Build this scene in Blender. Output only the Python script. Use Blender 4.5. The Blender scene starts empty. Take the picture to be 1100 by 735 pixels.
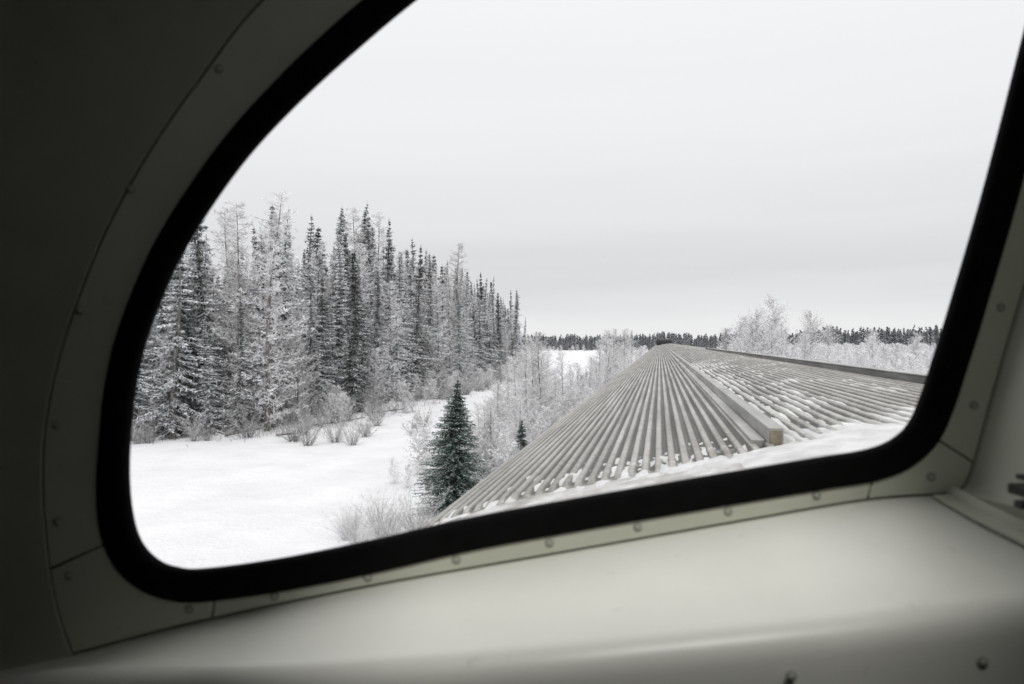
import bpy, math, random
import numpy as np
from mathutils import Vector, Matrix, noise
random.seed(7)
scene = bpy.context.scene
COL = scene.collection
scene.view_settings.view_transform='Standard'; scene.view_settings.look='None'; scene.view_settings.exposure=0
EYE = 5.8
def nz(x,y,z=0.0): return noise.noise(Vector((x,y,z)))
def sm(a,b,x):
    t=max(0.0,min(1.0,(x-a)/(b-a))); return t*t*(3-2*t)

# ------------------------------------------------------------------ materials
def newmat(name):
    m=bpy.data.materials.new(name); m.use_nodes=True
    nt=m.node_tree; b=nt.nodes['Principled BSDF']; return m,nt,b
def N(nt,t,**k):
    n=nt.nodes.new(t)
    for a,v in k.items(): setattr(n,a,v)
    return n
def noise_node(nt,scale,detail=4,rough=.55,coord='Object',stretch=None):
    tc=N(nt,'ShaderNodeTexCoord'); n=N(nt,'ShaderNodeTexNoise')
    n.inputs['Scale'].default_value=scale; n.inputs['Detail'].default_value=detail; n.inputs['Roughness'].default_value=rough
    if stretch:
        mp=N(nt,'ShaderNodeMapping'); mp.inputs['Scale'].default_value=stretch
        nt.links.new(tc.outputs[coord],mp.inputs['Vector']); nt.links.new(mp.outputs[0],n.inputs['Vector'])
    else: nt.links.new(tc.outputs[coord],n.inputs['Vector'])
    return n
def ramp(nt,src,stops):
    r=N(nt,'ShaderNodeValToRGB'); el=r.color_ramp.elements
    while len(el)<len(stops): el.new(.5)
    for e,(p,c) in zip(el,stops):
        e.position=p; e.color=(c[0],c[1],c[2],1) if isinstance(c,(tuple,list)) else (c,c,c,1)
    nt.links.new(src,r.inputs[0]); return r
def mix(nt,fac,a,b):
    m=N(nt,'ShaderNodeMix',data_type='RGBA')
    for s,v in ((0,fac),(6,a),(7,b)):
        if hasattr(v,'is_linked') or hasattr(v,'node'): nt.links.new(v,m.inputs[s])
        elif s==0: m.inputs[0].default_value=v
        else: m.inputs[s].default_value=(v[0],v[1],v[2],1)
    return m.outputs[2]
def math_n(nt,op,a,b=None,c=None,clamp=False):
    m=N(nt,'ShaderNodeMath',operation=op,use_clamp=clamp)
    for i,v in enumerate((a,b,c)):
        if v is None: continue
        if hasattr(v,'node'): nt.links.new(v,m.inputs[i])
        else: m.inputs[i].default_value=v
    return m.outputs[0]
def bump(nt,b,src,strength,dist):
    bp=N(nt,'ShaderNodeBump'); bp.inputs['Strength'].default_value=strength; bp.inputs['Distance'].default_value=dist
    nt.links.new(src,bp.inputs['Height']); nt.links.new(bp.outputs[0],b.inputs['Normal'])

SNOW,nt,b=newmat('snow')
n1=noise_node(nt,.35,6,.6); n2=noise_node(nt,6,5,.6)
r=ramp(nt,n1.outputs[0],[(.3,(.68,.68,.70)),(.7,(.78,.78,.79))]); nt.links.new(r.outputs[0],b.inputs['Base Color'])
b.inputs['Roughness'].default_value=.8; b.inputs['Specular IOR Level'].default_value=.2
s=math_n(nt,'MULTIPLY_ADD',n1.outputs[0],3.0,n2.outputs[0]); bump(nt,b,s,.7,.13)
RSNOW,nt,b=newmat('roof_snow_white')
n2=noise_node(nt,9,6,.65); r=ramp(nt,n2.outputs[0],[(.35,(.50,.50,.50)),(.6,(.66,.66,.66))]); nt.links.new(r.outputs[0],b.inputs['Base Color']); b.inputs['Roughness'].default_value=.8
bump(nt,b,n2.outputs[0],.35,.01)

def folmat(name,dark,light,bias,spread,rnd):
    m,nt,b=newmat(name)
    at=N(nt,'ShaderNodeAttribute',attribute_name='frost'); oi=N(nt,'ShaderNodeObjectInfo')
    n=noise_node(nt,1.6,3)
    f=math_n(nt,'MULTIPLY_ADD',n.outputs[0],spread,bias-spread*.5)
    f=math_n(nt,'ADD',f,at.outputs['Fac'])
    f2=math_n(nt,'MULTIPLY_ADD',oi.outputs['Random'],rnd,-rnd*.5)
    f=math_n(nt,'ADD',f,f2,clamp=True)
    nt.links.new(mix(nt,f,dark,light),b.inputs['Base Color']); b.inputs['Roughness'].default_value=.8
    b.inputs['Specular IOR Level'].default_value=.15
    return m
SPR=folmat('spruce_needles',(.050,.056,.052),(.84,.85,.87),.43,1.1,.75)
SPRG=folmat('young_spruce_needles',(.034,.058,.045),(.56,.62,.60),-.02,.5,0)
FROST=folmat('frosted_twigs',(.32,.31,.30),(.90,.90,.92),.36,.6,.35)
SHRUB=folmat('shrub_twigs',(.15,.145,.14),(.86,.86,.87),.26,.7,.3)
FARM=folmat('distant_needles_hazed',(.17,.175,.185),(.58,.59,.61),.04,.5,0)  # greyed and lightened: aerial haze put into the needle colour
BARK,nt,b=newmat('bark')
n=noise_node(nt,6,5,.7,stretch=(1,1,.25)); r=ramp(nt,n.outputs[0],[(.35,(.07,.065,.06)),(.55,(.18,.17,.16)),(.7,(.6,.6,.6))])
nt.links.new(r.outputs[0],b.inputs['Base Color']); b.inputs['Roughness'].default_value=.9
bump(nt,b,n.outputs[0],.6,.03)

STEEL,nt,b=newmat('fluted_steel')
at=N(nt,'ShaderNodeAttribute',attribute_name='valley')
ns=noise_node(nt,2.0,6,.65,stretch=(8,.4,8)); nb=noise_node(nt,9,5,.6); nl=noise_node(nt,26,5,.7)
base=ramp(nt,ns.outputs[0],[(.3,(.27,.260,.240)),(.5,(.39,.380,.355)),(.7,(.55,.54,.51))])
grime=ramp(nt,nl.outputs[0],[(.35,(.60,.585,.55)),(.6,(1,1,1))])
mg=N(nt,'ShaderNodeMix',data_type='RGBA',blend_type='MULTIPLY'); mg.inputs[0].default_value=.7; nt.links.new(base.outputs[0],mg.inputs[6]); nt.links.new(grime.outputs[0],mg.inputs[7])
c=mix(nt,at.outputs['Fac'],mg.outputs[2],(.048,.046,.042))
sb=N(nt,'ShaderNodeAttribute',attribute_name='snowbias')
f=math_n(nt,'MULTIPLY_ADD',nb.outputs[0],2.2,-1.35); f=math_n(nt,'ADD',f,sb.outputs['Fac'],clamp=True)
c=mix(nt,f,c,(.66,.66,.67)); nt.links.new(c,b.inputs['Base Color'])
b.inputs['Metallic'].default_value=.32
rr=ramp(nt,ns.outputs[0],[(.3,.58),(.7,.36)]); nt.links.new(rr.outputs[0],b.inputs['Roughness'])
bump(nt,b,nl.outputs[0],.15,.003)
def steelmat(name,a,b1,c_):
    m,nt,b=newmat(name)
    ns=noise_node(nt,3.0,6,.7,stretch=(4,.6,4))
    base=ramp(nt,ns.outputs[0],[(.3,a),(.5,b1),(.72,c_)])
    nt.links.new(base.outputs[0],b.inputs['Base Color']); b.inputs['Metallic'].default_value=.3; b.inputs['Roughness'].default_value=.5
    return m
PLAIN=steelmat('plain_steel',(.25,.245,.232),(.36,.355,.34),(.52,.515,.50))
RAILM=steelmat('dark_rail_steel',(.10,.10,.10),(.16,.16,.158),(.28,.28,.275))
LATCH=steelmat('dark_latch_metal',(.02,.02,.02),(.04,.04,.038),(.09,.09,.085))
BEAME,nt,b=newmat('beam_end_ochre'); n=noise_node(nt,30,4)
r=ramp(nt,n.outputs[0],[(.3,(.13,.11,.08)),(.7,(.30,.26,.19))]); nt.links.new(r.outputs[0],b.inputs['Base Color'])
DGLASS,nt,b=newmat('dark_glass'); n=noise_node(nt,3,2); r=ramp(nt,n.outputs[0],[(.3,.02),(.7,.04)]); nt.links.new(r.outputs[0],b.inputs['Base Color']); b.inputs['Roughness'].default_value=.3
PANEL,nt,b=newmat('snow_dusted_steel')
n=noise_node(nt,4,7,.7,stretch=(1.5,1,1)); r=ramp(nt,n.outputs[0],[(.35,(.27,.26,.25)),(.5,(.42,.41,.395)),(.64,(.62,.62,.615))]); nt.links.new(r.outputs[0],b.inputs['Base Color'])
b.inputs['Roughness'].default_value=.7; bump(nt,b,n.outputs[0],.4,.01)

def paint(name,c1,c2,rough,metal=0,coat=.2):
    m,nt,b=newmat(name)
    n=noise_node(nt,5,6,.65); n2=noise_node(nt,160,3,.6); n3=noise_node(nt,38,6,.7)
    r=ramp(nt,n.outputs[0],[(.3,c1),(.7,c2)])
    sp_=ramp(nt,n3.outputs[0],[(.27,(.72,.70,.66)),(.36,(1,1,1))])
    mg=N(nt,'ShaderNodeMix',data_type='RGBA',blend_type='MULTIPLY'); mg.inputs[0].default_value=.6; nt.links.new(r.outputs[0],mg.inputs[6]); nt.links.new(sp_.outputs[0],mg.inputs[7])
    nt.links.new(mg.outputs[2],b.inputs['Base Color'])
    r2=ramp(nt,n.outputs[0],[(.3,rough+.1),(.7,rough-.05)]); nt.links.new(r2.outputs[0],b.inputs['Roughness'])
    b.inputs['Coat Weight'].default_value=coat; b.inputs['Coat Roughness'].default_value=.3
    bump(nt,b,n2.outputs[0],.05,.0006)
    return m
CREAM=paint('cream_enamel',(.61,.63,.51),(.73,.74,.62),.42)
WALLM=paint('cream_enamel_shaded',(.43,.45,.365),(.54,.555,.46),.5,coat=.05)  # same cream, darkened: the wall's shade is put into the colour
SILLM=paint('cream_enamel_lit',(.81,.805,.73),(.88,.875,.80),.42,coat=.3)  # same cream, lightened: the sill's brightness is put into the colour
DARKP=paint('bounce_cut_lining',(.035,.037,.034),(.06,.062,.058),.7,coat=0)  # unseen cabin lining, colour darkened to cut bounced light
SEAM=paint('seam_shadow',(.03,.03,.026),(.05,.05,.043),.8,coat=0)
RIM=paint('screw_rim_dark',(.14,.14,.12),(.22,.22,.19),.7,coat=0)  # darker ring around each screw head
SCRW=paint('screw_enamel',(.40,.41,.34),(.50,.51,.43),.5,coat=0)
RUB,nt,b=newmat('black_rubber'); n=noise_node(nt,40,4); r=ramp(nt,n.outputs[0],[(.3,.004),(.7,.007)]); nt.links.new(r.outputs[0],b.inputs['Base Color']); b.inputs['Roughness'].default_value=.8; b.inputs['Specular IOR Level'].default_value=.08

# ------------------------------------------------------------------ object helpers
def empty(name,loc,label,cat,group=None):
    e=bpy.data.objects.new(name,None); e.location=loc; e.empty_display_size=.3; COL.objects.link(e)
    e['label']=label; e['category']=cat
    if group: e['group']=group
    return e
def mkmesh(name,V,F,mat,smooth=False,attrs=None):
    me=bpy.data.meshes.new(name); me.from_pydata([tuple(v) for v in V],[],F); me.update()
    if mat: me.materials.append(mat)
    if smooth: me.polygons.foreach_set('use_smooth',[True]*len(me.polygons))
    for k,(dom,vals) in (attrs or {}).items():
        a=me.attributes.new(k,'FLOAT',dom); a.data.foreach_set('value',vals)
    return me
def part(name,me,parent,root=None):
    o=bpy.data.objects.new(name,me); COL.objects.link(o)
    if parent: o.parent=parent
    return o
def wpart(name,V,F,mat,root,parent=None,smooth=False,attrs=None):
    L=root.location
    me=mkmesh(name,[(v[0]-L[0],v[1]-L[1],v[2]-L[2]) for v in V],F,mat,smooth,attrs)
    return part(name,me,parent or root)

# ------------------------------------------------------------------ ground
XC=.62
def gh(x,y):
    e=1.3*(1-sm(3.2,7.0,abs(x-XC)))
    u=.20*nz(x*.12,y*.12,3)+.12*nz(x*.5,y*.5,9)+.04*nz(x*1.6,y*1.6,2)
    fade=1-sm(250,600,math.hypot(x,y))
    r=.35*sm(-20,-27,x)*sm(30,45,y)*(1+nz(x*.2,y*.2,1)) if x<-18 else 0
    return e+(u+r)*fade
def axis(n,a,lim):
    return [math.sinh(t*a)/math.sinh(a)*lim for t in np.linspace(-1,1,n)]
xs=axis(341,5.3,3500); ys=[y+40 for y in axis(341,5.3,3500)]
V=[];F=[]
for j,y in enumerate(ys):
    for i,x in enumerate(xs): V.append((x-8,y,gh(x-8,y)))
n=len(xs)
for j in range(len(ys)-1):
    for i in range(n-1): a=j*n+i; F.append((a,a+1,a+n+1,a+n))
g=part('ground',mkmesh('ground',V,F,SNOW,True),None); g['kind']='structure'; g['label']='snow covered open ground beside the railway'; g['category']='ground'

# ------------------------------------------------------------------ trees
class B:
    def __init__(s): s.V=[];s.F=[];s.A=[]
    def blade(s,p,d,l,w,fr,side=None):
        if side is None:
            side=d.cross(Vector((random.uniform(-1,1),random.uniform(-1,1),random.uniform(-1,1))))
        if side.length<1e-4: side=Vector((1,0,0))
        side=side.normalized()*w*.5; i=len(s.V); m=p+d*l*.45
        s.V+= [p,m+side,p+d*l,m-side]; s.F.append((i,i+1,i+2,i+3)); s.A.append(fr)
    def stick(s,p,q,w0,w1,fr,k=3):
        d=(q-p)
        if d.length<1e-5: return
        d.normalize(); a=d.orthogonal().normalized(); b=d.cross(a); i=len(s.V)
        for (c,w) in ((p,w0),(q,w1)):
            for j in range(k):
                t=2*math.pi*j/k; s.V.append(c+a*math.cos(t)*w+b*math.sin(t)*w)
        for j in range(k): s.F.append((i+j,i+(j+1)%k,i+k+(j+1)%k,i+k+j)); s.A.append(fr)
    def mesh(s,name,mat,smooth=False): return mkmesh(name,s.V,s.F,mat,smooth,{'frost':('FACE',s.A)})
def trunk_mesh(h,r,lean=0,seed=0,k=8,top=1.0):
    b=B(); pts=[]; n=9
    for i in range(n+1):
        t=i/n; pts.append(Vector((lean*t*t*h+.02*h*math.sin(t*5+seed)*.3,.01*h*math.sin(t*7+seed*2),t*h*top-.25*(i==0))))
    for i in range(n):
        r0=r*(1-i/n)**.85+.008; r1=r*(1-(i+1)/n)**.85+.008
        if i==0: r0*=1.35
        b.stick(pts[i],pts[i+1],r0,r1,0,k)
    return b.mesh('trunk',BARK,True),pts
def on(pts,t):
    n=len(pts)-1; x=max(0,min(n-1e-6,t*n)); i=int(x); return pts[i].lerp(pts[i+1],x-i)
def spruce(seed,h,w,levels,br,nseg,sl,sw,z0=.08,mat=None,club=.0,frostup=.25,prof=.75,droopm=1.0,irr=.9,topdark=.0,jit=1.0):
    random.seed(seed); tm,pts=trunk_mesh(h,.010*h+.02,random.uniform(-.02,.02),seed); b=B()
    for L in range(levels):
        t=z0+(1-z0)*(L+random.random()*.8)/levels
        if t>.99: t=.99
        pr=(1-t)**prof
        if t<.25: pr*=.75+.25*t/.25
        pr=pr*.98+.008+club*math.exp(-((t-.92)/.04)**2)
        tip=.38+.62*min(1,(1-t)/.16)
        if club>.04: tip=max(tip,.75)
        c=on(pts,t)
        nb=max(3,int(br*(.6+.8*random.random())))
        lv=random.uniform(1-.25*jit,1+.25*jit)
        for k in range(nb):
            az=random.uniform(0,2*math.pi)
            mod=.62+.75*(.5+irr*nz(math.cos(az)*1.3+seed*3,math.sin(az)*1.3,t*h*.55))
            ln=w*pr*mod*(random.uniform(.5,1.2) if jit>.5 else random.uniform(.68,1.08))*lv
            if jit>.5 and random.random()<.05: ln*=1.4
            if ln<.04: ln=.04
            o=Vector((math.cos(az),math.sin(az),0)); side=Vector((-o.y,o.x,0))
            dr=(-.25+.95*(1-t))*random.uniform(.5,1.4)*droopm
            prev=c; m=max(2,int(nseg*ln/w+1.5))
            bf=random.uniform(-.22,.22)-topdark*sm(.6,.95,t)
            for q in range(1,m+1):
                s_=q/m; p=c+o*ln*s_+Vector((0,0,ln*(-dr*s_+.42*dr*s_*s_)))+side*random.uniform(-.04,.04)*ln
                fr=bf+random.uniform(-.2,.2)+.40*s_-.18
                b.stick(prev,p,.012*tip,.008*tip,fr+.1,3)
                dirn=(p-prev).normalized()
                l=sl*(1.15-.6*s_)*random.uniform(.7,1.2)*tip; w_=sw*(.5+.5*tip)
                for sg in (-1,1):
                    d=(dirn*.8+side*sg*random.uniform(.5,1.0)+Vector((0,0,random.uniform(-.45,-.05)))).normalized()
                    b.blade(prev.lerp(p,random.random()),d,l,w_,fr+frostup*random.random(),dirn.cross(d).cross(d) if random.random()<.5 else None)
                d=(dirn*.5+Vector((random.uniform(-.3,.3),random.uniform(-.3,.3),-random.uniform(.4,1.1)))).normalized()
                b.blade(prev.lerp(p,random.random()),d,l*.9,w_*1.1,fr-.35)
                d=(dirn+Vector((random.uniform(-.3,.3),random.uniform(-.3,.3),.25))).normalized()
                b.blade(prev.lerp(p,random.random()),d,l*.8,w_,fr+.35)
                prev=p
    for k in range(3): b.blade(on(pts,.97),Vector((random.uniform(-.06,.06),random.uniform(-.06,.06),1)).normalized(),.045*h,sw*.6,0)
    return tm,b.mesh('crown',mat or SPR)
def larch(seed,h,w,nb,up=.35,z0=.2,twig=.3,tw=.02,mat=None,sub=6,tr=.009,nt_=2):
    random.seed(seed); tm,pts=trunk_mesh(h,tr*h+.015,random.uniform(-.02,.02),seed); b=B()
    for i in range(nb):
        t=z0+(1-z0)*(i+random.random())/nb; t=min(t,.985)
        pr=(math.sin(math.pi*min(1,(1-t)*.62+.06))**.85)
        ln=w*pr*random.uniform(.5,1.2); az=random.uniform(0,6.283)
        o=Vector((math.cos(az),math.sin(az),0)); c=on(pts,t); m=max(3,int(sub*ln/w)+2); prev=c
        u=up*random.uniform(.5,1.4)
        for q in range(1,m+1):
            s_=q/m; p=c+o*ln*s_+Vector((random.uniform(-.04,.04)*ln,random.uniform(-.04,.04)*ln,ln*u*s_+ln*.18*s_*s_))
            fr=random.uniform(-.2,.25)
            b.stick(prev,p,.016*(1.2-s_),.016*(1.1-s_),fr-.1)
            dirn=(p-prev).normalized()
            for z in range(4):
                d=(dirn*.7+Vector((random.uniform(-1,1),random.uniform(-1,1),random.uniform(-.6,.8)))).normalized()
                l=twig*random.uniform(.5,1.3)*(1.15-.5*s_); st=prev.lerp(p,random.random())
                b.blade(st,d,l,tw,fr+.2)
                for y in range(nt_):
                    d2=(d+Vector((random.uniform(-.9,.9),random.uniform(-.9,.9),random.uniform(-.7,.6)))).normalized()
                    b.blade(st+d*l*random.uniform(.2,.8),d2,l*.6,tw*.8,fr+.3)
            prev=p
    return tm,b.mesh('crown',mat or FROST)
def bush(seed,h,w,ns,tw=.013,twl=.22,mat=None):
    mat=mat or SHRUB
    random.seed(seed); st=B(); b=B()
    for i in range(ns):
        az=random.uniform(0,6.283); r0=random.uniform(0,.35)*w; o=Vector((math.cos(az),math.sin(az),0))
        p=o*r0*.5+Vector((0,0,-.1)); out=random.uniform(.1,.9)*w; hh=h*random.uniform(.4,1.1)
        prev=p; m=6
        for q in range(1,m+1):
            s_=q/m; c=p+o*out*s_**1.3+Vector((random.uniform(-.05,.05),random.uniform(-.05,.05),hh*s_))
            st.stick(prev,c,.013*(1.15-s_),.013*(1.05-s_),random.uniform(-.4,.0))
            if q>1:
                dirn=(c-prev).normalized()
                for z in range(4):
                    d=(dirn*.8+Vector((random.uniform(-1,1),random.uniform(-1,1),random.uniform(-.3,.8)))).normalized(); l=twl*random.uniform(.5,1.4)
                    s0=prev.lerp(c,random.random()); b.blade(s0,d,l,tw,random.uniform(-.2,.4))
                    for y in range(2):
                        d2=(d+Vector((random.uniform(-.8,.8),random.uniform(-.8,.8),random.uniform(-.5,.7)))).normalized()
                        b.blade(s0+d*l*random.uniform(.3,.9),d2,l*.6,tw*.8,random.uniform(-.1,.5))
            prev=c
    return st.mesh('stem',mat),b.mesh('crown',mat)

SP=[spruce(11+i,15,[2.4,1.8,3.2,2.0,2.7,1.7,3.4,2.3,2.9,1.9][i],[70,84,62,78,66,80,60,78,56,74][i],6,6,.42,.075,z0=[.02,.04,.02,.05,.03,.04,.02,.03,.02,.06][i],club=[0,.06,0,.08,.0,.05,0,.07,0,0][i],prof=[.95,.8,1.15,.85,1.0,.8,1.2,.9,1.2,.9][i],topdark=[.3,.2,.35,.3,.1,.3,.3,.15,.2,-.1][i],irr=1.35,droopm=[1,1.2,.9,1.2,1,1.4,.9,1,1.1,1.3][i]) for i in range(10)]
LA=[larch(41+i,15,[2.1,1.8,2.5,1.9][i],[115,100,120,105][i],up=[.0,.2,.05,.3][i],twig=.42,tw=.040,z0=.05,nt_=3) for i in range(4)]
SAP=[larch(61+i,6,[1.4,1.8,1.5][i],80,up=[.4,.6,.3][i],twig=.28,tw=.024,z0=.05,sub=5,tr=.006,nt_=3) for i in range(3)]
RT=[larch(71+i,12,[3.4,2.9,3.2][i],115,up=[.7,.9,.6][i],twig=.5,tw=.070,z0=.08,sub=6,nt_=3) for i in range(3)]
BU=[bush(81+i,1.8,[1.2,1.6,1.0][i],[26,38,18][i]) for i in range(3)]
BUF=[bush(86+i,1.8,[1.4,1.7][i],[46,54][i],tw=.011,mat=FROST) for i in range(2)]
NEAR=spruce(95,4.8,1.75,60,17,9,.18,.032,z0=.02,mat=SPRG,frostup=.35,prof=.85,droopm=.55,irr=.4,jit=.45)
SMALL=spruce(96,2.2,.7,28,9,5,.16,.04,z0=.03,mat=SPRG,prof=.85,droopm=.5,jit=.3)

def place(name,proto,x,y,s,label,cat,group,first='trunk',sz=None,rot=None):
    e=empty(name,(x,y,gh(x,y)-.02),label,cat,group); e.rotation_euler=(random.uniform(-.04,.04),random.uniform(-.04,.04),random.uniform(0,6.28) if rot is None else rot)
    e.scale=(s,s,sz or s)
    part(first,proto[0],e); part('crown',proto[1],e)
    return e
random.seed(5)
def edge(y):
    if y<39: return -23.6-(39-y)*1.45
    return -24+1.8*nz(y*.12,0,5)
cell={}
def tryadd(x,y,dm):
    ci,cj=int(x//3),int(y//3)
    for a in (-1,0,1):
        for b_ in (-1,0,1):
            for (px,py) in cell.get((ci+a,cj+b_),()):
                if (px-x)**2+(py-y)**2<dm*dm: return False
    cell.setdefault((ci,cj),[]).append((x,y)); return True
def hf(y):
    return .97+.19*sm(46,64,y)-.13*sm(84,118,y)
cand=[]
for it in range(9000):
    y=random.uniform(24,128); depth=abs(random.gauss(0,1))*10
    x=edge(y)-depth-random.uniform(0,1.2)
    if math.atan2(-x,y)>math.radians(48): continue
    if tryadd(x,y,1.15+.6*random.random()+.03*depth): cand.append((x,y,depth))
cand.sort(key=lambda c:c[2]+.06*c[1])
indiv=cand[:300]; rest=cand[300:1100]
for (x,y,dp) in indiv:
    front=dp<3
    g_=1+.16*nz(x*.16,y*.16,12)
    if front and random.random()<.12:
        place('frosted_larch_tree',random.choice(SAP),x+random.uniform(0,1),y,random.uniform(.8,1.35),'young bare tree coated in white frost at forest edge','tree','frosted trees of the forest')
    elif random.random()<(.22 if y<75 else .14):
        place('frosted_larch_tree',random.choice(LA),x,y,random.uniform(.60,1.06)*hf(y)*g_,'tall bare larch coated in white hoarfrost','tree','frosted trees of the forest')
    else:
        s=random.choice([random.uniform(.50,.85),random.uniform(.80,1.08)]) if not front else random.uniform(.36,1.02)
        s*=hf(y)*g_
        place('spruce_tree',random.choice(SP),x,y,s*random.uniform(.85,1.2),'tall narrow dark spruce dusted with frost','tree','spruces of the forest',sz=s)
def merged(name,protos,items,mat,label,cat):
    Vs=[];Fs=[];As=[];off=0; cache=[]
    for (tm,cm) in protos:
        v=np.empty(len(cm.vertices)*3,np.float32); cm.vertices.foreach_get('co',v); f=np.empty(len(cm.loops),np.int32); cm.loops.foreach_get('vertex_index',f)
        a=np.empty(len(cm.polygons),np.float32); cm.attributes['frost'].data.foreach_get('value',a)
        cache.append((v.reshape(-1,3),f.reshape(-1,4),a))
    for (x,y,s,k) in items:
        v,f,a=cache[k]; t=random.uniform(0,6.28); c,sn=math.cos(t),math.sin(t)
        w=np.empty_like(v); w[:,0]=(v[:,0]*c-v[:,1]*sn)*s+x; w[:,1]=(v[:,0]*sn+v[:,1]*c)*s+y; w[:,2]=v[:,2]*s+gh(x,y)-.05
        Vs.append(w);Fs.append(f+off);As.append(a+random.uniform(-.15,.15)); off+=len(v)
    Vv=np.concatenate(Vs);Ff=np.concatenate(Fs);Aa=np.concatenate(As)
    me=bpy.data.meshes.new(name); me.vertices.add(len(Vv)); me.vertices.foreach_set('co',Vv.ravel())
    me.loops.add(Ff.size); me.loops.foreach_set('vertex_index',Ff.ravel().astype(np.int32))
    me.polygons.add(len(Ff)); me.polygons.foreach_set('loop_start',np.arange(0,Ff.size,4,dtype=np.int32)); me.polygons.foreach_set('loop_total',np.full(len(Ff),4,np.int32))
    me.update(calc_edges=True); a=me.attributes.new('frost','FLOAT','FACE'); a.data.foreach_set('value',Aa)
    me.materials.append(mat); o=part(name,me,None); o['kind']='stuff'; o['label']=label; o['category']=cat; return o
LOW=[spruce(301+i,15,2.1,38,6,3,.6,.14,z0=.03,prof=.85) for i in range(3)]
merged('forest_mass',LOW,[(x,y,random.uniform(.6,.95)*hf(y)*(1+.12*nz(x*.16,y*.16,12)),random.randrange(3)) for (x,y,d) in rest],SPR,'dense dark spruce wood behind the forest edge','forest')
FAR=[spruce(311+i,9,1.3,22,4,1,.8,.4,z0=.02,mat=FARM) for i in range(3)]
items=[]
for i in range(5200):
    be=math.radians(random.uniform(-34,48)); d=random.uniform(430,680)+70*nz(be*4,0,2)
    items.append((d*math.sin(be),d*math.cos(be),random.uniform(.6,1.35)*(1+.3*nz(be*25,0,3)+.25*sm(.05,.2,be)),random.randrange(3)))
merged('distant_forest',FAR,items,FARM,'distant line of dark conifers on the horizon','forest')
THK=[larch(331+i,4.2,1.5,30,up=.8,twig=.5,tw=.065,z0=.05,sub=3) for i in range(3)]
items=[]
for i in range(1500):
    y=random.uniform(70,300); x=random.uniform(12,170)
    if x<y*.05+8 or x>y*.62+12: continue
    items.append((x,y,random.uniform(.5,1.25),random.randrange(3)))
for i in range(420):
    y=random.uniform(120,400); x=random.uniform(-.24,-.02)*y
    if -.195<x/y<-.085 and y<340: continue
    if nz(x*.03,y*.012,4)<-.08: continue
    items.append((x,y,random.uniform(.4,1.0),random.randrange(3)))
for i in range(100):
    y=random.uniform(25,62); x=random.uniform(-11,-5.2)
    items.append((x,y,random.uniform(.22,.6),random.randrange(3)))
for i in range(45):
    y=random.uniform(62,130); x=random.uniform(-9.5,-5.2)
    items.append((x,y,random.uniform(.3,.8),random.randrange(3)))
for i in range(60):
    y=random.uniform(40,115); x=edge(y)+random.uniform(.3,3.5)
    items.append((x,y,random.uniform(.25,.6),random.randrange(3)))
merged('frosted_thicket',THK,items,FROST,'low willow scrub white with hoarfrost','bushes')

random.seed(21)
for (x,y,s) in [(17.8,116,1.06),(16.0,121,.90),(13.2,118,.76),(11.0,122,.66),(24.5,121,.86),(21,128,.74),(15.2,130,.86),(19.2,122,.82),(17,112,.7),(14.6,115,.74),(30,135,.72),(36,128,.64),(44,132,.6),(27,140,.66),(52,128,.54),(23,118,.56),(40,120,.52),(33,118,.56),(12,112,.52)]:
    place('frosted_birch_tree',random.choice(RT),x,y,s,'bare spreading birch coated in white frost','tree','frosted trees across the track')
for (x,y,s) in [(-7.8,45,1.05),(-8.6,47,.9),(-7.0,50,.85),(-9.6,52,1.0),(-7.4,58,.65),(-10.0,60,.8),(-6.6,66,.6),(-10.5,64,.85),(-7.3,74,.7),(-6.8,80,1.0),(-6.8,88,1.15),(-7.2,97,1.2),(-7,110,1.3),(-7.0,28,.55),(-7.6,29.5,.5),(-6.7,33,.5),(-8.4,35,.6),(-7.3,38,.62),(-8.2,42,.85),(-9.2,44,.8),(-8.2,54,.6),(-7.9,40,.6),(-9.6,57,.8),(-6.2,84,1.0),(-6.0,92,1.1),(-8.0,27,.45),(-8.3,31,.5),(-9.0,38,.6),(-10.4,47,.7),(-11,54,.8),(-6.2,125,1.3),(-6.6,140,1.4),(-6.5,165,1.4)]:
    place('frosted_sapling_tree',random.choice(SAP),x,y,s,'slender bare sapling furred with white frost beside the line','tree','saplings beside the railway')
place('young_spruce_tree',NEAR,-6.85,22.05,1.02,'young bushy green spruce standing alone on the snow','tree','young spruces beside the line',rot=.4,sz=.94)
place('young_spruce_tree',SMALL,-6.3,31.5,1.0,'small green spruce among frosted saplings','tree','young spruces beside the line')
for (x,y,s) in [(-7.7,18.5,.80),(-7.1,19.4,.75),(-8.3,19.4,.65),(-7.0,17.3,.6),(-8.1,17.6,.6),(-8.9,18.6,.55),(-9.3,19.6,.45)]:
    place('frosted_bush',random.choice(BUF),x,y,s,'pale low shrub thick with hoarfrost beside the spruce','bush','frosted bushes on the snow',first='stem')
bl=[(-19.4,35.2,1.0),(-18.3,36.4,.9),(-16.9,35.7,.85),(-20.8,36.2,1.0),(-21.5,38.5,1.1),(-17.6,39,.8),(-15.6,44,.7),(-19,44,.9),(-20.6,47,1.1),(-13,52,.7),(-7.2,25,.6),(-6.6,27,.7),(-7.9,31.5,.8),(-7.0,36,.9),(-6.6,41,.8),(-24,36.5,1.1),(-26.5,35,1.0),(-29,33.5,1.1),(-22.6,41,1.2)]
for i in range(84):
    y=random.uniform(33,118); bl.append((edge(y)+random.uniform(-.5,3.4),y,random.uniform(.35,1.3)))
for i in range(48):
    y=random.uniform(25,110); bl.append((random.uniform(-10.2,-5.4),y,random.uniform(.4,.95)))
for (x,y,s) in bl:
    place('frosted_bush',random.choice(BU),x,y,s,'leafless low shrub with frosted twigs in snow','bush','frosted bushes on the snow',first='stem')
b=B()
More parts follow.
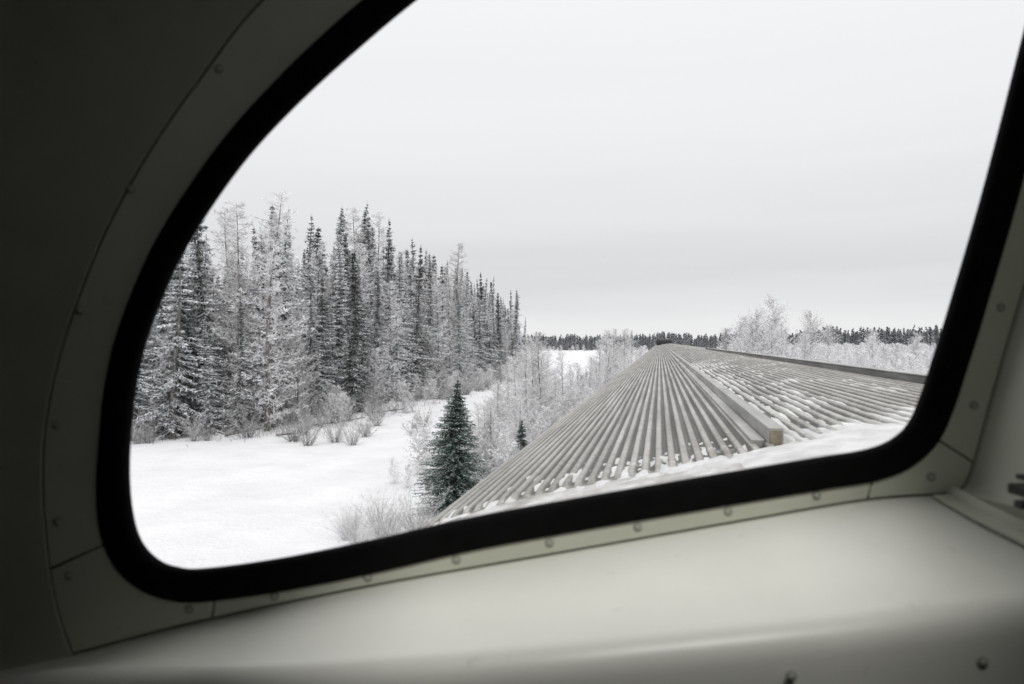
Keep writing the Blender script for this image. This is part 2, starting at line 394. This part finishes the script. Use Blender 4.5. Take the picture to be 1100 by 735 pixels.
for i in range(3600):
    y=random.uniform(33,115); x=edge(y)+random.gauss(.8,1.8)
    z=gh(x,y)-.03
    for k in range(2): b.blade(Vector((x+random.uniform(-.1,.1),y,z)),Vector((random.uniform(-.5,.5),random.uniform(-.5,.5),1)).normalized(),random.uniform(.08,.45),.02,random.uniform(-.6,0))
o=part('dry_stalks',b.mesh('dry_stalks',SHRUB),None); o['kind']='stuff'; o['label']='dry grass stalks poking through the snow'; o['category']='grass'
for (x,y,r,l) in [(-22.6,41.5,.5,3.5),(-22.8,37.6,-.3,2.6),(-25.5,36.4,.9,2.4),(-22.5,50,.2,3.0)]:
    random.seed(int(l*10)); bb=B(); q=Vector((0,0,0)); d=Vector((math.cos(r),math.sin(r),.12))
    e=empty('fallen_tree',(x,y,gh(x,y)+.12),'dark fallen trunk with bare limbs lying on snow','fallen tree','fallen trunks')
    bb.stick(q,q+d*l,.08,.03,0,7)
    part('trunk',bb.mesh('trunk',BARK,True),e); lb=B()
    for k in range(14):
        s0=q+d*l*random.uniform(.2,1); lb.stick(s0,s0+Vector((random.uniform(-.4,.4),random.uniform(-.4,.4),random.uniform(.1,.7))),.015,.005,0)
    part('limb',lb.mesh('limb',BARK),e)

# ------------------------------------------------------------------ train roof
K=.6
prof_u=[(-1.80,2.4),(-1.74,1.9),(-1.64,1.52),(-1.5,1.27),(-1.3,1.07),(-.95,.925),(-.6,.82),(-.05,.69),(.46,.58),(.68,.54),(1.3,.44),(2.13,.365),(2.7,.37),(3.2,.48),(3.6,.8),(3.75,1.5),(3.8,2.4)]
def catmull(P,closed=False,n=8):
    out=[]; m=len(P)
    rng=range(m if closed else m-1)
    for i in rng:
        g_=lambda k:P[k%m] if closed else P[max(0,min(m-1,k))]
        p0,p1,p2,p3=g_(i-1),g_(i),g_(i+1),g_(i+2)
        for j in range(n):
            t=j/n
            out.append(tuple(.5*((2*p1[a])+(-p0[a]+p2[a])*t+(2*p0[a]-5*p1[a]+4*p2[a]-p3[a])*t*t+(-p0[a]+3*p1[a]-3*p2[a]+p3[a])*t**3) for a in (0,1)))
    if not closed: out.append(P[-1])
    return out
prof=[(x*K,EYE-z*K) for x,z in catmull(prof_u,False,10)]
def rz(x):
    for (a,b_) in zip(prof,prof[1:]):
        if a[0]<=x<=b_[0] and b_[0]>a[0]: return a[1]+(b_[1]-a[1])*(x-a[0])/(b_[0]-a[0])
    return prof[0][1]
def resample(P,step):
    out=[P[0]]; acc=0
    for a,b_ in zip(P,P[1:]):
        L=math.dist(a,b_); pos=step-acc
        while pos<=L: out.append((a[0]+(b_[0]-a[0])*pos/L,a[1]+(b_[1]-a[1])*pos/L)); pos+=step
        acc=(acc+L)%step
    return out
fine=resample(prof,.001)
PITCH=.044; RH=.014
def flute_section(pitch=PITCH,h=RH):
    S=[]; nf=len(fine); st=int(round(pitch/.001)); i=0
    pat=[(0,0,1),(.22,0,1),(.29,.5,.6),(.36,.88,.08),(.44,1,0),(.64,1,0),(.76,.88,.08),(.86,.5,.6),(.93,0,1)]
    while i+st<nf-2:
        for (o_,hh,va) in pat:
            k=i+int(o_*st); a=fine[max(0,k-10)]; b_=fine[min(nf-1,k+10)]
            tx,tz=b_[0]-a[0],b_[1]-a[1]; L=math.hypot(tx,tz); nx,nz_=-tz/L,tx/L
            S.append((fine[k][0],fine[k][1],nx,nz_,hh*h,va))
        i+=st
    return S
SEC=flute_section()
def fluted(ys_,mult,sb,wob=0):
    V=[];F=[];va=[];sbv=[]; m=len(SEC)
    for y,mu in zip(ys_,mult):
        for i,(x,z,nx,nz_,h,v) in enumerate(SEC):
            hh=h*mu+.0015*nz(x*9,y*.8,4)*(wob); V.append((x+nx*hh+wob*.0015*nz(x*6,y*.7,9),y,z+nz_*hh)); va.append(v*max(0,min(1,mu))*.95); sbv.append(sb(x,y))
    for j in range(len(ys_)-1):
        for i in range(m-1): a=j*m+i; F.append((a,a+1,a+m+1,a+m))
    return V,F,{'valley':('POINT',va),'snowbias':('POINT',sbv)}
def box(x0,x1,y0,y1,z0,z1,bev=.0):
    import bmesh
    bm=bmesh.new(); bmesh.ops.create_cube(bm,size=1)
    for v in bm.verts: v.co=Vector((x0+(v.co.x+.5)*(x1-x0),y0+(v.co.y+.5)*(y1-y0),z0+(v.co.z+.5)*(z1-z0)))
    if bev>0: bmesh.ops.bevel(bm,geom=bm.edges[:],offset=bev,segments=3,affect='EDGES',profile=.6)
    V=[v.co.copy() for v in bm.verts]; bm.verts.index_update(); F=[tuple(v.index for v in f.verts) for f in bm.faces]; bm.free(); return V,F
def body(root,y0,y1):
    xl,xr=prof[0][0],prof[-1][0]; zt=prof[0][1]; zb=2.1
    V,F=box(xl+.004,xr-.004,y0,y1,zb,zt+.02); wpart('car_body',V,F,PLAIN,root)
    V=[];F=[]
    for yy in (y0,y1):
        s=len(V)
        for p in prof: V.append((p[0],yy,p[1]))
        V.append(((xl+xr)/2,yy,zt)); c=len(V)-1
        for i in range(len(prof)-1): F.append((s+i,s+i+1,c))
    wpart('end_wall',V,F,PLAIN,root)
XA,XB=.336,.382
def duct(root,y0,y1):
    xa,xb=XA,XB; zt=rz(.36)+.062
    V,F=box(xa,xb,y0,y1,rz(xa)-.03,zt,.005)
    d=wpart('roof_duct',V,F,PLAIN,root)
    V,F=box(xa-.045,xa-.001,y0+.05,y1,rz(xa-.045)-.03,rz(xa)+.020,.004)
    wpart('duct_flange',V,F,PLAIN,root,parent=d)
    return d,xa,xb,zt
def rail(root,y0,y1):
    V,F=box(1.27,1.33,y0,y1,rz(1.3)-.02,EYE-.29*K+.006,.006); rl=wpart('roof_rail',V,F,RAILM,root)
    V,F=box(1.262,1.338,y0,y1,EYE-.29*K+.007,EYE-.29*K+.013,.002); wpart('rail_cap',V,F,PLAIN,root,parent=rl)
YE=2.20
dome=empty('dome_car',(XC,0,1.3),'stainless dome railway car seen from inside, cream enamel interior','railway car','cars of the train')
ys_=[YE,YE+.015,YE+.035,YE+.07]+list(np.linspace(2.6,10.9,22)); mu=[.0,.45,.85,1.0]+[1.0]*22
def sb0(x,y):
    v=-.05
    if x>.40: v+=.26*(1-.2*sm(4,9,y))
    v+=.28*(1-sm(2.3,3.0,y))*(.4+sm(-.6,.2,x)) 
    return v-.12
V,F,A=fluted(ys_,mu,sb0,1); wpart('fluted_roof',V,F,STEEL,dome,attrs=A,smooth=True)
V=[];F=[];yy=[1.02,1.5,2.0,YE]
for y in yy:
    for p in prof: V.append((p[0],y,p[1]-.001))
m=len(prof)
for j in range(len(yy)-1):
    for i in range(m-1): a=j*m+i; F.append((a,a+1,a+m+1,a+m))
wpart('smooth_roof_panel',V,F,PANEL,dome,smooth=True)
body(dome,1.02,10.9)
d,xa,xb,zt=duct(dome,2.28,10.9)
V,F=box(xa+.005,xb-.005,2.274,2.282,rz(xb)+.002,zt-.010); wpart('duct_end_cap',V,F,BEAME,dome,parent=d)
rail(dome,1.2,10.85)
V=[];F=[]
gx=np.arange(-.95,2.05,.0147); gy=list(np.arange(1.1,3.2,.02))+list(np.arange(3.2,10.8,.045))
for y in gy:
    for x in gx:
        x=float(x); y=float(y); n1=nz(x*3,y*2,1); n2=nz(x*11,y*5,5); n3=nz(x*30,y*14,7); n4=nz(x*15,y*4,8)
        if y<YE+.03:
            t=-.012+.026*sm(.0,.3,x+.2*n1)+.010*n1+.005*n2+.003*n3
            if y>YE-.06: t=max(t,-.010+.018*sm(-.5,.25,x)+.016*n3)
        else: t=-.02
        if x<=.28 and YE<y<YE+.8:
            f=sm(YE+.8,YE+.1,y); t=max(t, -.015+ .016*f + .022*f*n3*(.7+n4) +.010*n4 )
        if x>.385 and y>YE:
            near=1-sm(2.2,2.9,y)
            t=max(t,.002+.013*near+(.009+.006*near)*nz(x*5,y*2.0,1)+.007*n4+.007*nz(x*40,y*9,3))
            if y>3.2: t=min(t,.0125+.012*max(0,nz(x*4,y*1.5,6)))
        if XA-.05<x<XB+.006 and y>2.25: t=-.02
        if x>1.345: t=max(t,.012)
        V.append((x,y,rz(x)+min(t,.045)))
m=len(gx)
for j in range(len(gy)-1):
    for i in range(m-1):
        a=j*m+i; q=(a,a+1,a+m+1,a+m)
        if all(V[k][2]-rz(V[k][0])<-.009 for k in q): continue
        F.append(q)
o=part('roof_snow',mkmesh('roof_snow',V,F,RSNOW,True),None); o['kind']='stuff'; o['label']='patchy wind-blown snow lying on the fluted roof'; o['category']='snow'
y0=11.1
for c in range(8):
    L=25.0; root=empty('train_car',(XC,y0,1.3),'stainless railway car with fluted frosty roof' if c!=3 else 'stainless railway car with raised glass dome','railway car','cars of the train')
    V,F,A=fluted([y0,y0+.05]+list(np.linspace(y0+2,y0+L,7)),[.3,1]+[1]*7,lambda x,y:.16 if x>.40 else -.12)
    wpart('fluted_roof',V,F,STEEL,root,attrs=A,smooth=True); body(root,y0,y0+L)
    duct(root,y0+.1,y0+L-.1)
    if c==0: rail(root,y0+.05,20.0)
    V,F=box(XC-.6,XC+.6,y0-.35,y0+.01,2.2,rz(XC)-.4,.05); wpart('gangway',V,F,DGLASS,root)
    for q in (.45,.75):
        V,F=box(.75,1.1,y0+L*q,y0+L*q+.7,rz(.9)-.03,rz(.9)+.05,.02); wpart('roof_vent',V,F,PLAIN,root)
    if c==3:
        V,F=box(XC-1.1,XC+1.1,y0+8,y0+15,rz(XC)-.2,EYE+.42,.35); wpart('dome_glazing',V,F,DGLASS,root)
    y0+=L+.3
V,F=box(XC-1.4,XC+1.4,-10,240,1.25,1.42,.02)
o=part('railway_track',mkmesh('railway_track',V,F,PLAIN),None); o['kind']='structure'; o['label']='snowy railway track bed under the train'; o['category']='railway track'

# ------------------------------------------------------------------ interior bulkhead & window
YAW=math.radians(12.2); fwd=Vector((-math.sin(YAW),math.cos(YAW),0)); rgt=Vector((math.cos(YAW),math.sin(YAW),0)); D=.733
ORG=Vector((0,0,EYE))
def P3(u,v,d): return ORG+rgt*u+Vector((0,0,v))+fwd*d
def mm(P): return [((x-550)/1000,(367-y)/1000) for x,y in P]
Wpts=mm([(640,-100),(550,-68),(490,-34),(445,0),(398,39),(330,100),(272,160),(227,220),(191,280),(163,345),(147,400),(139,460),(137,510),(141,553),(150,582),(166,600),(187,609),(218,611),(300,600),(400,580),(500,557),(620,535),(760,511),(880,491),(925,484),(955,474),(977,455),(991,425),(1004,385),(1020,335),(1058,205),(1093,70),(1110,0),(1117,-50),(1105,-90),(1060,-112),(900,-122),(760,-118)])
W=catmull(Wpts,True,8)
def offset(L,o_,taper=False):
    n=len(L); out=[]
    for i in range(n):
        a=L[i-2]; b_=L[(i+2)%n]; tx,ty=b_[0]-a[0],b_[1]-a[1]; q=math.hypot(tx,ty)
        k=o_*(1-.13*sm(-.15,-.32,L[i][0])*sm(-.20,-.10,L[i][1])) if taper else o_
        out.append((L[i][0]-(-ty/q)*k,L[i][1]-(tx/q)*k))
    return out
s1=catmull(mm([(900,-190),(640,-180),(500,-145),(400,-92),(285,0),(215,88),(165,160),(120,240),(85,325),(62,400),(50,470),(49,540),(56,610),(66,660),(80,700)]),False,8)
s2=catmull(mm([(80,700),(160,679),(235,661),(400,627),(600,592),(800,557),(930,535),(1010,529)]),False,8)
s3=catmull(mm([(1010,529),(1036,517),(1062,430),(1088,340),(1125,215),(1165,80),(1185,-40),(1165,-130),(1080,-185)]),False,8)
S=s1[:-1]+s2[:-1]+s3
G=offset(W,.0335,True)
def nearest(L,px): 
    t=((px[0]-550)/1000,(367-px[1])/1000); return min(range(len(L)),key=lambda i:math.dist(L[i],t))
def sub(L,i,j):
    out=[L[i]]
    while i!=j: i=(i+1)%len(L); out.append(L[i])
    return out
def panel2d(name,loops,th,bev,d0,mat,parent):
    cu=bpy.data.curves.new(name+'_c','CURVE'); cu.dimensions='2D'; cu.fill_mode='BOTH'; cu.extrude=th/2-bev; cu.bevel_depth=bev; cu.bevel_resolution=1; cu.offset=-bev
    for L in loops:
        sp=cu.splines.new('POLY'); sp.points.add(len(L)-1)
        for p,(u,v) in zip(sp.points,L): p.co=(u,v,0,1)
        sp.use_cyclic_u=True
    ob=bpy.data.objects.new(name+'_c',cu); COL.objects.link(ob)
    dg=bpy.context.evaluated_depsgraph_get(); me=bpy.data.meshes.new_from_object(ob.evaluated_get(dg)); bpy.data.objects.remove(ob)
    for v in me.vertices: v.co=P3(v.co.x,v.co.y,d0-th/2-v.co.z)-dome.location
    me.materials.clear(); me.materials.append(mat); me.name=name
    return part(name,me,parent)
BIG=[(-1.3,-1.3),(1.15,-1.3),(1.15,1.0),(-1.3,1.0)]
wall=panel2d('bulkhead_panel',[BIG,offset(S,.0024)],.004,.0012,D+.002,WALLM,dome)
back=panel2d('bulkhead_backing',[BIG,offset(W,.012)],.006,.001,D+.014,SEAM,dome)
def dens(L,n):
    out=[]
    for a,b_ in zip(L,L[1:]+L[:1]):
        k=max(1,int(math.dist(a,b_)/n))
        for j in range(k): out.append((a[0]+(b_[0]-a[0])*j/k,a[1]+(b_[1]-a[1])*j/k))
    return out
S=dens(S,.001); G=dens(G,.001)
def piece(name,sA,gA,sB,gB,mat=CREAM):
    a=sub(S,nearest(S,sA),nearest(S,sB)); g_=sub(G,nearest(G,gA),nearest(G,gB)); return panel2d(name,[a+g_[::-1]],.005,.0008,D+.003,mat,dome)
frames=[piece('window_surround',(900,-190),(900,-155),(55,608.5),(112,583)),
 piece('surround_corner_plate',(55.5,611),(113,585.5),(227.5,663),(230,645.5)),
 piece('surround_lower_strip',(230,662.6),(232.5,645.2),(929.5,535),(935.5,517)),
 piece('surround_lower_corner_plate',(932,535),(938,517),(1043,497),(1013,478)),
 piece('surround_side_plate',(1043.7,494.5),(1013.8,475.5),(1080,-185),(1086,-140))]
secs=[(.004,.012),(0,.004),(.002,-.002),(.006,-.004),(.014,-.005),(.022,-.005),(.029,-.0045),(.034,-.004),(.0355,.002)]
V=[];F=[];n=len(W)
for (o_,dd) in secs:
    for (u,v) in offset(W,o_,True): V.append(P3(u,v,D+dd))
for k in range(len(secs)-1):
    for i in range(n): F.append((k*n+i,k*n+(i+1)%n,(k+1)*n+(i+1)%n,(k+1)*n+i))
gas=wpart('window_gasket',V,F,RUB,dome,smooth=True)
def screw(u,v,d,r):
    V=[];F=[]; k=12
    for (rr,h) in ((r*1.3,-.0006),(r*1.25,.0003),(r,.0006),(r*.8,.0014),(r*.35,.0018)):
        for i in range(k): t=6.2832*i/k; V.append((u+rr*math.cos(t),v+rr*math.sin(t),d-h))
    V.append((u,v,d-.0019))
    for j in range(4):
        for i in range(k): F.append((j*k+i,j*k+(i+1)%k,(j+1)*k+(i+1)%k,(j+1)*k+i))
    for i in range(k): F.append((4*k+i,4*k+(i+1)%k,5*k))
    return V,F
def add_screw(px,py,d=D-.0022,r=.0037):
    u=(px-550)/733*d; v=(367-py)/733*d
    V,F=screw(u,v,d,r); o=wpart('screw',[P3(*p) for p in V],F,SCRW,dome,smooth=True)
    o.data.materials.append(RIM)
    for p in o.data.polygons:
        if p.index<24: p.material_index=1
for p in [(320,-12),(235,74),(140,203),(85,333),(60,456),(62,560),(74,618),(203,654),(295,640),(395,620),(490,601),(590,583),(685,566),(782,549),(877,532),(1000,512),(1046,435),(1075,330)]: add_screw(*p)
st=[(-.56,-.352,.715,-.355),(-.47,-.333,.69,-.331),(-.33,-.304,.655,-.310),(-.2,-.2705,.622,-.290),(.05,-.2255,.60,-.260),(.25,-.190,.59,-.235),(.40,-.166,.585,-.216),(.46,-.162,.585,-.211),(.62,-.160,.585,-.207)]
def s2v(u,default):
    for a,b_ in zip(s2,s2[1:]):
        if a[0]<=u<=b_[0]: return a[1]+(b_[1]-a[1])*(u-a[0])/(b_[0]-a[0])
    return default
V=[];F=[]; cols=[]
def lerp(a,b_,t): return tuple(x+(y-x)*t for x,y in zip(a,b_))
for a,b_ in zip(st,st[1:]):
    for j in range(8): cols.append(lerp(a,b_,j/8))
cols.append(st[-1]); R=.024
for (u,vb,df_,vf) in cols:
    vb=s2v(u,vb)-.0030
    row=[(vb,D+.006),(vb,D-.002),(vb-.0008,D-.0035)]
    for j in range(0,9): t=j/8; row.append((vb-.001+(vf-vb+.001)*t-.004*math.sin(math.pi*t),D-.006+(df_-D+.006)*t))
    for j in range(1,11): t=j/10*math.pi*.5; row.append((vf-R*(1-math.cos(t))-.004*j/10,df_-R*math.sin(t)))
    row+=[(vf-.040,df_-R-.0002),(vf-.060,df_-R+.001),(vf-.10,df_-R+.002),(vf-.30,df_-R-.01)]
    for (v,d_) in row: V.append(P3(u,v,d_))
m=len(row)
for i in range(len(cols)-1):
    for j in range(m-1): a=i*m+j; F.append((a,a+1,a+m+1,a+m))
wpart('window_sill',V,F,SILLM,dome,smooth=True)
for (x,y) in [(850,726),(1056,711)]: add_screw(x,y,.5605,.0036)
V=[];F=[]; bk=[(.462,-.40)]+[(u+.0045,v) for (u,v) in s3[4:]]+[(.70,.9)]
for (u,v) in bk: V+= [P3(u,v,D-.002),P3(u+.02,v-.001,D-.05),P3(u+.14,v-.01,.40),P3(u+.5,v,-.5)]
for i in range(len(bk)-1):
    for j in range(3): a=i*4+j; F.append((a,a+1,a+5,a+4))
wpart('side_wall_return',V,F,CREAM,dome)
V=[];F=[]; q=[(.458,-.1640,D-.006),(.472,-.1760,.69),(.492,-.1895,.645),(.52,-.2085,.588)]
for (u,v,d_) in q: V+=[P3(u-.011,v-.001,d_),P3(u-.011,v+.0012,d_),P3(u+.006,v+.0025,d_),P3(u+.010,v+.012,d_)]
for i in range(len(q)-1):
    for j in range(3): a=i*4+j; F.append((a,a+1,a+5,a+4))
wpart('corner_flange',V,F,CREAM,dome)
def ubox(name,u0,u1,v0,v1,d0,d1,mat,parent,bev):
    V,F=box(u0,u1,d0,d1,v0,v1,bev); return wpart(name,[P3(p[0],p[2],p[1]) for p in V],F,mat,dome,parent=parent)
la=ubox('latch',.482,.510,-.147,-.137,.640,.665,LATCH,dome,.002)
ubox('latch_pin',.478,.492,-.158,-.150,.640,.652,LATCH,la,.003)
ubox('latch_lever',.486,.51,-.132,-.127,.640,.660,LATCH,la,.002)
def quad(name,pts_,mat=DARKP): return wpart(name,[P3(*p) for p in pts_],[(0,1,2,3)],mat,dome)  # unseen cabin shell put in to keep outside light out
quad('cabin_side_lining',[(-1.1,-1.2,D),(-1.1,.9,D),(-1.1,.9,-1.8),(-1.1,-1.2,-1.8)])
quad('cabin_side_lining',[(1.05,-1.2,D),(1.05,.9,D),(1.05,.9,-1.8),(1.05,-1.2,-1.8)])
quad('cabin_rear_lining',[(-1.1,-1.2,-1.8),(1.05,-1.2,-1.8),(1.05,.9,-1.8),(-1.1,.9,-1.8)])
quad('cabin_floor',[(-1.1,-1.2,-1.8),(1.05,-1.2,-1.8),(1.05,-1.2,D),(-1.1,-1.2,D)])
H=.75; u0,u1,d0_,d1_=-.17,.37,-.14,.28  # unseen ceiling gap, sized and placed to drop a sun pool on the sill
quad('light_gap_ceiling',[(-1.1,H,-1.8),(u0,H,-1.8),(u0,H,D),(-1.1,H,D)])
quad('light_gap_ceiling',[(u1,H,-1.8),(1.05,H,-1.8),(1.05,H,D),(u1,H,D)])
quad('light_gap_ceiling',[(u0,H,d1_),(u1,H,d1_),(u1,H,D),(u0,H,D)])
quad('light_gap_ceiling',[(u0,H,-1.8),(u1,H,-1.8),(u1,H,d0_),(u0,H,d0_)])

# ------------------------------------------------------------------ world & light
w=bpy.data.worlds.new('World'); scene.world=w; w.use_nodes=True; nt=w.node_tree; bg=nt.nodes['Background']
sunrot=math.radians(180-12)
sky=N(nt,'ShaderNodeTexSky',sky_type='NISHITA'); sky.sun_disc=False; sky.sun_elevation=math.radians(56); sky.sun_rotation=sunrot
tc=N(nt,'ShaderNodeTexCoord'); sp=N(nt,'ShaderNodeSeparateXYZ'); nt.links.new(tc.outputs['Generated'],sp.inputs[0])
mp=N(nt,'ShaderNodeMapping'); mp.inputs['Scale'].default_value=(1,1,9); nt.links.new(tc.outputs['Generated'],mp.inputs[0])
nn=N(nt,'ShaderNodeTexNoise'); nn.inputs['Scale'].default_value=1.8; nn.inputs['Detail'].default_value=5; nt.links.new(mp.outputs[0],nn.inputs['Vector'])
z=math_n(nt,'MULTIPLY_ADD',nn.outputs[0],.13,-.065); z=math_n(nt,'ADD',z,sp.outputs['Z'])
rp=ramp(nt,z,[(0.0,(.88,.883,.89)),(.03,(.86,.863,.875)),(.10,(.73,.73,.745)),(.17,(.81,.81,.82)),(.30,(.90,.90,.91)),(.46,(.95,.955,.96)),(1.0,(1.3,1.3,1.3))])
sc=N(nt,'ShaderNodeVectorMath',operation='SCALE'); sc.inputs['Scale'].default_value=.08; nt.links.new(sky.outputs[0],sc.inputs[0])
nt.links.new(mix(nt,.95,sc.outputs[0],rp.outputs[0]),bg.inputs[0]); bg.inputs[1].default_value=1.0
sl=bpy.data.lights.new('sun','SUN'); sl.energy=1.5; sl.angle=math.radians(10); sl.color=(1,.99,.97)
so=bpy.data.objects.new('sun',sl); COL.objects.link(so); so.rotation_euler=(math.radians(34),0,YAW)

cam=bpy.data.cameras.new('camera'); co=bpy.data.objects.new('camera',cam); COL.objects.link(co)
cam.lens=24; cam.sensor_width=36; cam.clip_start=.05; cam.clip_end=9000
co.location=(0,0,EYE); co.rotation_euler=(math.radians(90),0,YAW)
cam.dof.use_dof=True; cam.dof.focus_distance=30; cam.dof.aperture_fstop=5.6
scene.camera=co
